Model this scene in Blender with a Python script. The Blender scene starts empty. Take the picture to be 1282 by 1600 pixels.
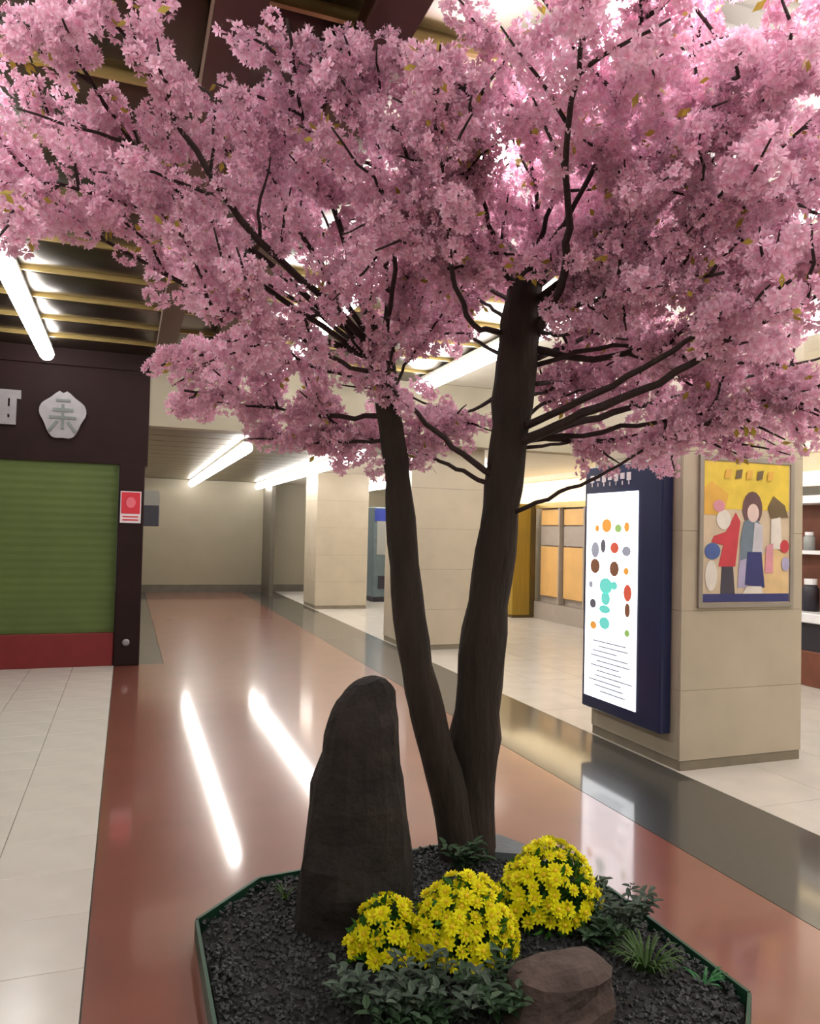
import bpy, math, random
import numpy as np
from mathutils import Vector, Matrix

# ------------------------------------------------------------------ camera
W, H, F = 1282, 1600, 1200.0
YAW, PITCH, ROLL = math.radians(20.2), math.radians(1.5), math.radians(1.3)
CAM = np.array([0.0, 0.0, 1.5])
fwd = np.array([math.sin(YAW)*math.cos(PITCH), math.cos(YAW)*math.cos(PITCH), math.sin(PITCH)])
rt0 = np.array([math.cos(YAW), -math.sin(YAW), 0.0])
up0 = np.cross(rt0, fwd)
rgt = rt0*math.cos(ROLL) + up0*math.sin(ROLL)
upv = -rt0*math.sin(ROLL) + up0*math.cos(ROLL)
scene = bpy.context.scene
col = scene.collection
cd = bpy.data.cameras.new('camera')
cd.sensor_fit = 'HORIZONTAL'; cd.sensor_width = 36.0; cd.lens = 36.0*F/W
cd.clip_start = 0.05; cd.clip_end = 200
cam = bpy.data.objects.new('camera', cd)
cam.matrix_world = Matrix(((rgt[0], upv[0], -fwd[0], CAM[0]), (rgt[1], upv[1], -fwd[1], CAM[1]),
                           (rgt[2], upv[2], -fwd[2], CAM[2]), (0, 0, 0, 1)))
col.objects.link(cam)
scene.camera = cam

# ------------------------------------------------------------------ world, exposure
world = bpy.data.worlds.new('world'); scene.world = world
world.use_nodes = True
world.node_tree.nodes['Background'].inputs[0].default_value = (0.9, 0.93, 1.0, 1)
world.node_tree.nodes['Background'].inputs[1].default_value = 0.05
vs = scene.view_settings
vs.view_transform = 'Standard'; vs.look = 'None'; vs.gamma = 1.0; vs.use_curve_mapping = False
vs.exposure = 0.26

scene.cycles.max_bounces = 5; scene.cycles.diffuse_bounces = 3; scene.cycles.glossy_bounces = 3; scene.cycles.transmission_bounces = 4
TUBE = 15.0            # radiance of the fluorescent diffusers

rnd = random.Random(7)
rng = np.random.default_rng(11)

def at(px, py, d):
    """point d metres deep along the view through a reading of the photograph"""
    return CAM + (fwd*F + rgt*(px - W/2) + upv*(H/2 - py))/F*d

# ------------------------------------------------------------------ helpers
def srgb(r, g, b):
    f = lambda c: (c/255/12.92) if c/255 <= 0.04045 else ((c/255 + 0.055)/1.055)**2.4
    return (f(r), f(g), f(b), 1.0)

def mat(name, c, rough=0.6, metal=0.0, var=0.15, scale=6.0, bump=0.0, bscale=40.0, spec=0.5, stretch=None,
        emit=None, estr=0.0, coat=0.0, attr=None, transl=0.0, coat_ior=1.5, coat_rough=0.08):
    m = bpy.data.materials.new(name); m.use_nodes = True
    nt = m.node_tree; N = nt.nodes; L = nt.links
    b = N['Principled BSDF']
    b.inputs['Roughness'].default_value = rough
    b.inputs['Metallic'].default_value = metal
    b.inputs['Specular IOR Level'].default_value = spec
    b.inputs['Coat Weight'].default_value = coat
    b.inputs['Coat Roughness'].default_value = coat_rough
    b.inputs['Coat IOR'].default_value = coat_ior
    tc = N.new('ShaderNodeTexCoord')
    src = tc.outputs['Object']
    if stretch:
        mp = N.new('ShaderNodeMapping'); mp.inputs['Scale'].default_value = stretch
        L.new(src, mp.inputs['Vector']); src = mp.outputs['Vector']
    nz = N.new('ShaderNodeTexNoise'); nz.inputs['Scale'].default_value = scale
    nz.inputs['Detail'].default_value = 3
    L.new(src, nz.inputs['Vector'])
    ramp = N.new('ShaderNodeMapRange')
    ramp.inputs['From Min'].default_value = 0.3; ramp.inputs['From Max'].default_value = 0.7
    ramp.inputs['To Min'].default_value = 1 - var; ramp.inputs['To Max'].default_value = 1 + var
    L.new(nz.outputs['Fac'], ramp.inputs['Value'])
    mx = N.new('ShaderNodeMix'); mx.data_type = 'RGBA'; mx.blend_type = 'MULTIPLY'
    mx.inputs['Factor'].default_value = 1.0
    if attr:
        a = N.new('ShaderNodeAttribute'); a.attribute_name = attr
        L.new(a.outputs['Color'], mx.inputs['A'])
    else:
        mx.inputs['A'].default_value = c
    L.new(ramp.outputs['Result'], mx.inputs['B'])
    L.new(mx.outputs['Result'], b.inputs['Base Color'])
    if bump > 0:
        n2 = N.new('ShaderNodeTexNoise'); n2.inputs['Scale'].default_value = bscale; n2.inputs['Detail'].default_value = 4
        L.new(src, n2.inputs['Vector'])
        bp = N.new('ShaderNodeBump'); bp.inputs['Strength'].default_value = bump; bp.inputs['Distance'].default_value = 0.02
        L.new(n2.outputs['Fac'], bp.inputs['Height']); L.new(bp.outputs['Normal'], b.inputs['Normal'])
    if emit is not None:
        b.inputs['Emission Color'].default_value = emit
        b.inputs['Emission Strength'].default_value = estr
    if transl > 0:
        tr = N.new('ShaderNodeBsdfTranslucent'); L.new(mx.outputs['Result'], tr.inputs['Color'])
        ms = N.new('ShaderNodeMixShader'); ms.inputs['Fac'].default_value = transl
        L.new(b.outputs['BSDF'], ms.inputs[1]); L.new(tr.outputs['BSDF'], ms.inputs[2])
        L.new(ms.outputs['Shader'], N['Material Output'].inputs['Surface'])
    return m

class MB:
    def __init__(s): s.v = []; s.f = []
    def add(s, vs_, fs_):
        n = len(s.v); s.v += [tuple(map(float, p)) for p in vs_]; s.f += [tuple(i + n for i in f) for f in fs_]; return s
    def box(s, x0, x1, y0, y1, z0, z1, bev=0.0):
        if bev <= 0:
            return s.add([(x0,y0,z0),(x1,y0,z0),(x1,y1,z0),(x0,y1,z0),(x0,y0,z1),(x1,y0,z1),(x1,y1,z1),(x0,y1,z1)],
                         [(0,3,2,1),(4,5,6,7),(0,1,5,4),(1,2,6,5),(2,3,7,6),(3,0,4,7)])
        import bmesh
        bm = bmesh.new(); bmesh.ops.create_cube(bm, size=1)
        for v in bm.verts:
            v.co = Vector(((x0+x1)/2 + v.co.x*(x1-x0), (y0+y1)/2 + v.co.y*(y1-y0), (z0+z1)/2 + v.co.z*(z1-z0)))
        bmesh.ops.bevel(bm, geom=bm.edges[:], offset=bev, segments=1, affect='EDGES')
        bm.verts.index_update()
        s.add([v.co for v in bm.verts], [[v.index for v in f.verts] for f in bm.faces]); bm.free(); return s
    def tube(s, pts, rad, seg=8, cap=True, jit=0.0):
        pts = [np.array(p, float) for p in pts]; n = len(s.v); prev = None
        for i, p in enumerate(pts):
            t = pts[min(i+1, len(pts)-1)] - pts[max(i-1, 0)]; t /= np.linalg.norm(t) + 1e-9
            if prev is None:
                a = np.array([1.0, 0, 0]) if abs(t[0]) < 0.8 else np.array([0, 1.0, 0])
            else: a = prev
            a = a - t*(a@t); a /= np.linalg.norm(a); b = np.cross(t, a); prev = a
            r = rad[i] if hasattr(rad, '__len__') else rad
            for k in range(seg):
                an = 2*math.pi*k/seg
                rr = r*(1 + jit*rnd.uniform(-1, 1))
                s.v.append(tuple(p + (a*math.cos(an) + b*math.sin(an))*rr))
        for i in range(len(pts)-1):
            for k in range(seg):
                k2 = (k+1) % seg
                s.f.append((n+i*seg+k, n+i*seg+k2, n+(i+1)*seg+k2, n+(i+1)*seg+k))
        if cap:
            s.f.append(tuple(n+k for k in reversed(range(seg))))
            s.f.append(tuple(n+(len(pts)-1)*seg+k for k in range(seg)))
        return s
    def prism(s, poly, base, ax_u, ax_v, ax_n, d):
        """flat outline (u,v) extruded by d along ax_n"""
        base, ax_u, ax_v, ax_n = [np.array(q, float) for q in (base, ax_u, ax_v, ax_n)]
        a = [base + ax_u*u + ax_v*v for u, v in poly]; b = [p + ax_n*d for p in a]; n = len(poly)
        return s.add(a + b, [tuple(reversed(range(n))), tuple(range(n, 2*n))] + [(i, (i+1) % n, n+(i+1) % n, n+i) for i in range(n)])

def origin(o):
    p = np.zeros(3)
    while o is not None: p = p + np.array(o.location); o = o.parent
    return p

def mesh(name, v, f, m, smooth=False):
    me = bpy.data.meshes.new(name); me.from_pydata([tuple(p) for p in v], [], f)
    me.materials.append(m)
    if smooth: me.polygons.foreach_set('use_smooth', [True]*len(me.polygons))
    me.update(); return me

def obj(name, mb, m, parent=None, smooth=False, loc=None):
    """mb is in world coordinates"""
    if parent is not None: off = origin(parent)
    elif loc is not None: off = np.array(loc, float)
    else: off = np.zeros(3)
    me = mesh(name, [np.array(p) - off for p in mb.v], mb.f, m, smooth)
    o = bpy.data.objects.new(name, me); col.objects.link(o)
    if parent is not None: o.parent = parent
    elif loc is not None: o.location = loc
    return o

def inst(name, me, parent, wloc, rot=None, sc=1.0):
    o = bpy.data.objects.new(name, me); col.objects.link(o)
    o.parent = parent
    o.location = np.array(wloc, float) - (origin(parent) if parent is not None else 0)
    if rot is not None: o.rotation_euler = rot
    o.scale = (sc, sc, sc) if not hasattr(sc, '__len__') else sc
    return o

def tag(o, label=None, cat=None, group=None, kind=None):
    if label: o['label'] = label
    if cat: o['category'] = cat
    if group: o['group'] = group
    if kind: o['kind'] = kind
    return o

def thing(name, loc, label, cat, group=None):
    o = bpy.data.objects.new(name, None); col.objects.link(o); o.location = loc; o.empty_display_size = 0.1
    return tag(o, label, cat, group)

def struct(name, mb, m, parent=None, smooth=False):
    o = obj(name, mb, m, parent, smooth)
    if parent is None: o['kind'] = 'structure'
    return o

B = lambda *a, **k: MB().box(*a, **k)

# ------------------------------------------------------------------ materials
M = {}
M['joint'] = mat('joint_grout', srgb(120, 112, 104), 0.8)
M['white_tile'] = mat('white_stone_tile', srgb(206, 200, 192), 0.2, var=0.05, scale=4, bump=0.01, bscale=300)
M['red'] = mat('red_paving', srgb(130, 73, 59), 0.3, var=0.10, scale=3, spec=0.6, coat=1.0, coat_ior=1.8, coat_rough=0.085)
M['grey_strip'] = mat('grey_granite', srgb(50, 51, 50), 0.35, var=0.12, scale=30, coat=1.0, coat_ior=1.5, coat_rough=0.08)
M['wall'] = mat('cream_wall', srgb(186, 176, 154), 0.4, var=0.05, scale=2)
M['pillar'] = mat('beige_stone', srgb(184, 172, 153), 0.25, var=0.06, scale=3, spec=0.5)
M['far_wall_dim'] = mat('dimmed_cream_wall', srgb(136, 127, 108), 0.4, var=0.05, scale=2)  # cream wall darkened in its colour to stand for the dimmer corridor light
M['beam'] = mat('beam_plaster', srgb(152, 143, 124), 0.6, var=0.05, scale=2)
M['foot_shade'] = mat('pillar_foot_shade', srgb(130, 120, 104), 0.4)  # darker beige that paints the slight shadow at the pillar foot
M['base'] = mat('dark_skirting', srgb(88, 82, 72), 0.4)
M['bronze'] = mat('bronze_ceiling', srgb(80, 68, 56), 0.3, metal=0.9, var=0.12, scale=2)
M['olive'] = mat('olive_ceiling', srgb(98, 88, 66), 0.4, metal=0.4, var=0.1, scale=2)
M['void'] = mat('dark_void', srgb(30, 24, 22), 0.8)
M['gold'] = mat('gold_trim', srgb(190, 165, 105), 0.3, metal=0.6, var=0.05)
M['wood'] = mat('brown_beam', srgb(84, 58, 42), 0.5, var=0.12, scale=5, stretch=(1, 0.1, 1))
M['white_ceiling'] = mat('white_ceiling', srgb(222, 216, 204), 0.6, var=0.03)
M['housing'] = mat('white_enamel', srgb(225, 225, 220), 0.4, var=0.02)
M['tube'] = mat('fluorescent_diffuser', srgb(250, 250, 245), 0.5, var=0.0, emit=(1.0, 0.975, 0.94, 1), estr=TUBE)
M['maroon'] = mat('dark_maroon_fascia', srgb(38, 22, 22), 0.7, var=0.12, scale=4, spec=0.2)
M['green'] = mat('green_shutter', srgb(82, 100, 46), 0.6, var=0.08, scale=3)
M['red_board'] = mat('red_kick_board', srgb(120, 30, 32), 0.5, var=0.08)
M['silver'] = mat('silver_emblem', srgb(150, 146, 150), 0.4, metal=0.2, var=0.1, scale=9)
M['emb_dark'] = mat('emblem_grey_green', srgb(108, 114, 112), 0.5)
M['sign_red'] = mat('sign_red', srgb(205, 50, 66), 0.4, var=0.04)
M['sign_pink'] = mat('sign_pink', srgb(225, 110, 125), 0.4, var=0.04)
M['sign_white'] = mat('sign_white', srgb(225, 215, 222), 0.4, var=0.03)
M['sign_grey'] = mat('sign_grey', srgb(150, 152, 150), 0.4, var=0.05)
M['sign_dark'] = mat('sign_dark', srgb(58, 62, 76), 0.4, var=0.05)
M['navy'] = mat('navy_cabinet', srgb(26, 36, 78), 0.3, var=0.06, coat=0.2)
M['screen'] = mat('lit_screen', srgb(240, 242, 246), 0.3, var=0.0, emit=(0.93, 0.96, 1.0, 1), estr=1.7)
def lit(name, c, e=0.45): return mat(name, srgb(*c), 0.3, var=0.0, emit=srgb(*c), estr=e)
M['bark'] = mat('dark_bark', srgb(42, 32, 25), 0.9, var=0.35, scale=12, bump=0.9, bscale=30, stretch=(1, 1, 0.25))
M['twig'] = mat('twig_bark', srgb(48, 33, 31), 0.8, var=0.2, scale=20, bump=0.4, bscale=60)
M['pink'] = mat('pink_petal', srgb(230, 160, 190), 0.65, var=0.06, scale=30, spec=0.2, attr='tint', transl=0.35)
M['young'] = mat('young_leaf', srgb(176, 156, 62), 0.6, var=0.2, scale=30, transl=0.25)
M['soil'] = mat('dark_soil', srgb(30, 29, 28), 0.9, var=0.3, scale=20, bump=0.6)
M['gravel'] = mat('black_gravel', srgb(44, 46, 48), 0.6, var=0.5, scale=14)
M['edging'] = mat('green_edging', srgb(26, 66, 46), 0.45, var=0.12)
M['stone'] = mat('dark_standing_stone', srgb(34, 27, 24), 0.9, var=0.55, scale=7, bump=0.8, bscale=18)
M['stone2'] = mat('brown_boulder', srgb(78, 63, 58), 0.85, var=0.3, scale=8, bump=0.6, bscale=22)
M['slab'] = mat('grey_slab', srgb(88, 94, 100), 0.6, var=0.12, scale=12, bump=0.2)
M['yellow'] = mat('yellow_petal', srgb(240, 234, 28), 0.6, var=0.1, scale=30, transl=0.2, spec=0.2)
M['yellow_eye'] = mat('flower_eye', srgb(222, 190, 20), 0.7, var=0.1)
M['mum_leaf'] = mat('mum_leaf', srgb(56, 108, 28), 0.6, var=0.3, scale=15, transl=0.15)
M['silver_leaf'] = mat('silvery_leaf', srgb(74, 90, 76), 0.7, var=0.3, scale=15, transl=0.1)
M['dark_leaf'] = mat('dark_leaf', srgb(46, 74, 44), 0.6, var=0.35, scale=15, transl=0.1)
M['grass'] = mat('grass_blade', srgb(58, 88, 34), 0.6, var=0.3, scale=12, transl=0.15)
M['sprout'] = mat('bright_sprout', srgb(40, 112, 56), 0.6, var=0.2, scale=12, transl=0.15)
M['frame'] = mat('grey_frame', srgb(160, 152, 144), 0.35, metal=0.4, var=0.05)
M['ochre'] = mat('ochre_pier', srgb(150, 120, 36), 0.5, var=0.1, stretch=(6, 6, 0.4))
M['dk_ochre'] = mat('dark_ochre', srgb(84, 66, 26), 0.5)
M['orange'] = mat('orange_panel', srgb(214, 168, 104), 0.5, var=0.08, scale=3)
M['greypanel'] = mat('grey_panel', srgb(160, 148, 138), 0.5, var=0.06)
M['warm'] = mat('warm_lit_fascia', srgb(255, 232, 190), 0.5, var=0.0, emit=srgb(255, 228, 178), estr=1.0)
M['st_wood'] = mat('stall_wood', srgb(112, 62, 44), 0.5, var=0.2, scale=5)
M['st_dark'] = mat('stall_dark', srgb(40, 36, 48), 0.5)
M['st_white'] = mat('stall_white', srgb(228, 226, 230), 0.3, var=0.03)
M['st_orange'] = mat('stall_orange', srgb(226, 150, 66), 0.4)
M['machine'] = mat('machine_grey', srgb(96, 112, 118), 0.35, var=0.1)
M['machine_blue'] = mat('machine_blue', srgb(40, 60, 150), 0.35)

# ------------------------------------------------------------------ the setting
CEIL, LOW = 3.36, 2.6
fl = struct('floor', B(-4.2, 9.2, -4.2, 19.2, -0.12, -0.012), M['joint'])
obj('red_paving', B(-0.085, 2.555, -4, 8.85, -0.012, 0.0), M['red'], fl)
obj('red_paving', B(0.42, 2.555, 8.85, 18.5, -0.012, 0.0), M['red'], fl)
obj('grey_border', B(0.12, 0.415, 8.85, 18.5, -0.012, 0.0), M['grey_strip'], fl)
obj('grey_border', B(2.56, 3.36, -4, 18.5, -0.012, 0.0), M['grey_strip'], fl)
tile_me = mesh('white_tile', *(lambda b: (b.v, b.f))(B(0.0015, 0.3985, 0.0015, 0.3985, -0.012, 0.0, bev=0.0015)), M['white_tile'])
for i in range(5):                                    # pale square tiles in front of the shop
    for j in range(21):
        inst('white_tile', tile_me, fl, (-0.09 - 0.4*(i+1), 8.85 - 0.4*(j+1), 0))
obj('white_paving', B(-4, -2.095, -4, 8.85, -0.012, 0), M['white_tile'], fl)
obj('white_paving', B(-2.09, -0.09, -4, 0.448, -0.012, 0), M['white_tile'], fl)
for i in range(9):                                    # larger pale slabs of the side hall
    for j in range(12):
        x0, y0 = 3.365 + 0.6*i, 1.0 + 1.2*j
        obj('white_slab', B(x0, x0+0.597, y0, y0+1.197, -0.012, 0), M['white_tile'], fl)
obj('white_paving', B(3.365, 9, -4, 0.997, -0.012, 0), M['white_tile'], fl)
obj('white_paving', B(3.365, 9, 15.4, 18.5, -0.012, 0), M['white_tile'], fl)

struct('wall_back', B(-4.2, 9.2, -4.3, -4.1, 0, CEIL), M['wall'])
struct('wall_left', B(-4.2, -4.0, -4.1, 8.84, 0, CEIL), M['wall'])
# far wall of the back corridor, in tall panels
wf = struct('wall_far', B(0.0, 9.2, 18.52, 18.72, 0, CEIL), M['base'])
xs = [0.12, 3.2, 5.4, 7.4, 9.0]
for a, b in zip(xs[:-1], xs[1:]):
    obj('wall_panel', B(a+0.006, b-0.006, 18.46, 18.519, 0.17, LOW-0.002), M['far_wall_dim'], wf)
struct('baseboard_far', B(0.12, 9.0, 18.43, 18.46, 0.0, 0.17), M['base'])
struct('wall_corridor', B(0.0, 0.12, 9.12, 18.45, 0, LOW), M['wall'])
struct('trim_corner', B(3.04, 3.13, 17.3, 18.42, 0, LOW), M['base'])
# drop beam across the hall where the ceiling steps down
struct('trim_beam', B(0.19, 7.0, 8.86, 9.1, LOW, CEIL), M['beam'])

# front ceiling: curved bronze boards across the hall with gold trims in between
ce = struct('ceiling', B(-4.2, 3.4, -4.2, 9.2, CEIL+0.04, CEIL+0.12), M['void'])
def board():
    b = MB(); n = 8; w = 0.62
    vs_ = []; 
    for i in range(n+1):
        t = -1 + 2*i/n; z = 0.028*(t*t) - 0.02
        for x in (-3.7, 3.69): vs_.append((x, t*w/2, z))
    m0 = len(vs_)
    for i in range(n+1):
        t = -1 + 2*i/n
        for x in (-3.7, 3.69): vs_.append((x, t*w/2, 0.038))
    fs_ = []
    for i in range(n):
        fs_.append((2*i, 2*i+2, 2*i+3, 2*i+1)); fs_.append((m0+2*i, m0+2*i+1, m0+2*i+3, m0+2*i+2))
        fs_.append((2*i, m0+2*i, m0+2*i+2, 2*i+2)); fs_.append((2*i+1, 2*i+3, m0+2*i+3, m0+2*i+1))
    fs_.append((0, 1, m0+1, m0)); fs_.append((2*n, m0+2*n, m0+2*n+1, 2*n+1))
    return b.add(vs_, fs_)
bb = board(); board_me = mesh('ceiling_board', bb.v, bb.f, M['bronze'], True)
gg = B(-3.7, 3.69, -0.012, 0.012, -0.022, 0.035); gold_me = mesh('gold_trim', gg.v, gg.f, M['gold'])
y = 3.36 + 0.7*7
while y > -3.8:
    inst('gold_trim', gold_me, ce, (-0.3, y, CEIL)); inst('ceiling_board', board_me, ce, (-0.3, y-0.35, CEIL)); y -= 0.7
obj('ceiling_board', B(-4, 3.39, 8.29, 8.84, CEIL, CEIL+0.04), M['bronze'], ce)
for xb in (0.22, 0.72):
    obj('ceiling_beam', B(xb, xb+0.17, -4, 8.84, CEIL-0.12, CEIL-0.022), M['wood'], ce)
# low ceiling of the back corridor
c2 = struct('ceiling', B(0.0, 9.2, 9.1, 18.7, LOW+0.03, LOW+0.12), M['void'])
for k in range(15):
    y0 = 9.12 + 0.62*k
    obj('ceiling_board', B(0.13, 3.36, y0, y0+0.58, LOW, LOW+0.03), M['olive'], c2)
obj('ceiling_panel', B(3.37, 9.1, 9.12, 18.45, LOW, LOW+0.03), M['white_ceiling'], c2)
c3 = struct('ceiling', B(3.4, 9.2, -4.2, 9.1, CEIL+0.03, CEIL+0.12), M['void'])
for i in range(4):
    for j in range(9):
        x0, y0 = 3.41 + 1.42*i, -4.1 + 1.44*j
        obj('ceiling_panel', B(x0, x0+1.41, y0, min(y0+1.43, 8.85), CEIL, CEIL+0.03), M['white_ceiling'], c3)

# ------------------------------------------------------------------ fluorescent fixtures
def fixture_meshes(L_):
    h = MB(); h.box(-0.045, 0.045, 0.004, L_-0.004, 0.04, 0.075)
    t = MB().tube([(0, 0.01, -0.03), (0, L_-0.01, -0.03)], [0.07, 0.07], 12)
    return (mesh('light_housing', h.v, h.f, M['housing']), mesh('light_diffuser', t.v, t.f, M['tube'], True))
FM = fixture_meshes(1.25)
ORD = ['first', 'second', 'third', 'fourth', 'fifth', 'sixth', 'seventh', 'eighth', 'ninth']
def light_row(x, y1, n, z, start, row, group):
    for k in range(n):
        o = thing('ceiling_light', (x, y1 - 1.25*(k+1), z), '%s strip light from the %s in the row %s' % (ORD[k], start, row), 'ceiling light', group)
        inst('light_housing', FM[0], o, o.location); inst('light_diffuser', FM[1], o, o.location)
light_row(-0.82, 8.6, 9, CEIL-0.1, 'drop beam', 'over the white tiles', 'lights over the white tiles')
light_row(1.52, 8.6, 9, CEIL-0.1, 'drop beam', 'above the blossom tree', 'lights above the tree')
light_row(3.25, 8.6, 9, CEIL-0.1, 'drop beam', 'along the pillars', 'lights along the pillars')
light_row(1.36, 18.3, 7, LOW-0.076, 'far wall', 'at the corridor left', 'left lights of the back corridor')
light_row(2.88, 18.3, 7, LOW-0.076, 'far wall', 'at the corridor right', 'right lights of the back corridor')
light_row(5.2, 8.6, 8, CEIL-0.076, 'drop beam', 'on the white side ceiling', 'lights of the side hall')
light_row(5.2, 18.0, 6, LOW-0.076, 'far wall', 'of the far side hall', 'lights of the far side hall')

# ------------------------------------------------------------------ shop on the left
SY = 8.85
sh = thing('closed_shop', (-1.5, SY, 0), 'closed shop with dark maroon fascia, green shutter and red bottom board', 'shop')
obj('fascia', B(-4, 0.19, SY, SY+0.26, 2.16, CEIL-0.0), M['maroon'], sh)
obj('cornice', B(-4, 0.19, SY-0.03, SY, 3.18, CEIL-0.002), M['maroon'], sh)
obj('post', B(-0.095, 0.165, SY-0.05, SY+0.2, 0.0, 2.159, bev=0.008), M['maroon'], sh)
for k in range(22):                                   # shutter slats
    z0 = 0.352 + k*0.0822
    obj('shutter_slat', MB().prism([(0, 0), (0.0, 0.082), (0.0105, 0.082), (0.013, 0.041), (0.0105, 0.0)], (-4, SY+0.045, z0),
        (0, -1, 0), (0, 0, 1), (1, 0, 0), 3.9), M['green'], sh)
obj('shutter_back', B(-4, -0.1, SY+0.05, SY+0.08, 0.35, 2.16), M['green'], sh)
obj('kick_board', B(-4, -0.1, SY-0.02, SY+0.08, 0.0, 0.35, bev=0.006), M['red_board'], sh)
kb = MB(); kb.tube([(0.025, SY-0.05, 0.25), (0.025, SY-0.062, 0.25), (0.025, SY-0.075, 0.25)], [0.035, 0.038, 0.022], 14)
tag(obj('knob', kb, M['silver'], sh), 'small round silver knob low on the dark post')
# emblem: rounded, notched crest with darker strokes
def crest(cx, cz, rw, rh):
    pts = []
    for k in range(40):
        a = 2*math.pi*k/40 + math.pi/2
        r = 1 + 0.07*math.cos(5*(a - math.pi/2)) - (0.12 if abs(((a - math.pi/2 + math.pi) % (2*math.pi)) - math.pi) < 0.12 else 0)
        u = math.cos(a)*r; v = math.sin(a)*r
        if v < 0: u *= 1 + 0.25*v
        pts.append((cx + u*rw, cz + v*rh))
    return pts
em = thing('shop_emblem', (-0.67, SY-0.05, 2.36), 'silver grey rounded crest emblem mounted on the dark shop fascia', 'emblem')
obj('crest', MB().prism(crest(-0.67, 2.64, 0.22, 0.25), (0, SY-0.001, 0), (1, 0, 0), (0, 0, 1), (0, -1, 0), 0.035), M['silver'], em)
def stroke(p, q, w, yb=SY-0.0365, d=0.012):
    p, q = np.array(p), np.array(q); t = (q-p)/np.linalg.norm(q-p); n = np.array([-t[1], t[0]])*w/2
    return MB().prism([tuple(p-n), tuple(q-n), tuple(q+n), tuple(p+n)], (0, yb, 0), (1, 0, 0), (0, 0, 1), (0, -1, 0), d)
for n_, (p, q, w) in enumerate((((-0.67, 2.76), (-0.67, 2.50), 0.03), ((-0.77, 2.70), (-0.57, 2.70), 0.035), ((-0.80, 2.62), (-0.54, 2.62), 0.03),
                ((-0.72, 2.58), (-0.80, 2.47), 0.03), ((-0.62, 2.58), (-0.54, 2.47), 0.03), ((-0.74, 2.80), (-0.60, 2.80), 0.025))):
    obj('stroke', stroke(p, q, w, d=0.008 + 0.0015*n_), M['emb_dark'], em)
e2 = thing('shop_emblem', (-1.25, SY-0.05, 2.5), 'silver grey character on the fascia cut by the left picture edge', 'emblem')
for n_, (p, q, w) in enumerate((((-1.42, 2.83), (-1.07, 2.83), 0.09), ((-1.25, 2.80), (-1.25, 2.52), 0.12), ((-1.42, 2.66), (-1.13, 2.66), 0.08),
                ((-1.40, 2.55), (-1.11, 2.55), 0.07), ((-1.14, 2.80), (-1.14, 2.55), 0.06))):
    obj('stroke', stroke(p, q, w, SY-0.001, 0.028 + 0.003*n_), M['silver'], e2)
# little red and white notice on the post
sg = thing('notice_sign', (0.03, SY-0.06, 1.53), 'small red and white notice on the dark shop post', 'sign')
obj('board', B(-0.075, 0.135, SY-0.062, SY-0.052, 1.53, 1.87), M['sign_white'], sg)
obj('red_field', B(-0.065, 0.125, SY-0.066, SY-0.0625, 1.63, 1.86), M['sign_red'], sg)
obj('emblem', MB().prism([(0.03+0.05*math.cos(a), 1.75+0.06*math.sin(a)) for a in np.linspace(0, 2*math.pi, 12, endpoint=False)],
    (0, SY-0.0665, 0), (1, 0, 0), (0, 0, 1), (0, -1, 0), 0.004), M['sign_pink'], sg)
for k in range(2): obj('text_bar', B(-0.05, 0.11, SY-0.0645, SY-0.0625, 1.555+0.035*k, 1.57+0.035*k), M['sign_red'], sg)
# projecting sign in the corridor behind the post
pj = thing('projecting_sign', (0.25, 10.0, 1.5), 'grey and dark blue sign projecting from the corridor wall behind the shop', 'sign')
obj('bracket', B(0.121, 0.36, 9.99, 10.02, 1.9, 1.94), M['sign_grey'], pj)
obj('panel_top', B(0.18, 0.37, 9.98, 10.03, 1.76, 1.9), M['sign_grey'], pj)
obj('panel_bottom', B(0.18, 0.37, 9.97, 10.04, 1.5, 1.757, bev=0.01), M['sign_dark'], pj)

# ------------------------------------------------------------------ pillars clad in stone panels
def pillar(y0, label, ztop):
    x0, x1, y1 = 3.38, 4.40, y0 + 1.0
    p = thing('stone_pillar', ((x0+x1)/2, y0+0.5, 0), label, 'pillar')
    obj('core', B(x0+0.015, x1-0.015, y0+0.015, y1-0.015, 0, ztop), M['joint'], p)
    obj('foot_shade', B(x0+0.006, x1-0.006, y0+0.006, y1-0.006, 0, 0.06), M['foot_shade'], p)  # band added for the foot shadow, shade put into its colour
    zs = [0.063, 0.515, 1.03, 1.55, 2.07, 2.59, 3.0, ztop]
    zs = [z for z in zs if z < ztop-0.05] + [ztop]
    for a, b in zip(zs[:-1], zs[1:]):
        for (u0, u1) in ((0, 1.0),):
            xa, xb = x0 + 1.02*u0 + (0.0 if u0 == 0 else 0.002), x0 + 1.02*u1 - (0.0 if u1 == 1 else 0.002)
            obj('stone_panel', B(xa, xb, y0, y0+0.02, a+0.001, b-0.001, bev=0.001), M['pillar'], p)
            obj('stone_panel', B(xa, xb, y1-0.02, y1, a+0.001, b-0.001, bev=0.001), M['pillar'], p)
        for xa, xb in ((x0, x0+0.02), (x1-0.02, x1)):
            obj('stone_panel', B(xa, xb, y0+0.022, y1-0.022, a+0.001, b-0.001, bev=0.001), M['pillar'], p)
    return p
pillar(4.06, 'nearest beige stone pillar carrying the lit screen and the poster', CEIL-0.002)
pillar(9.15, 'beige stone pillar seen between the two tree trunks', LOW-0.002)
pillar(14.3, 'bright cream stone pillar farthest down the corridor', LOW-0.002)

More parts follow.
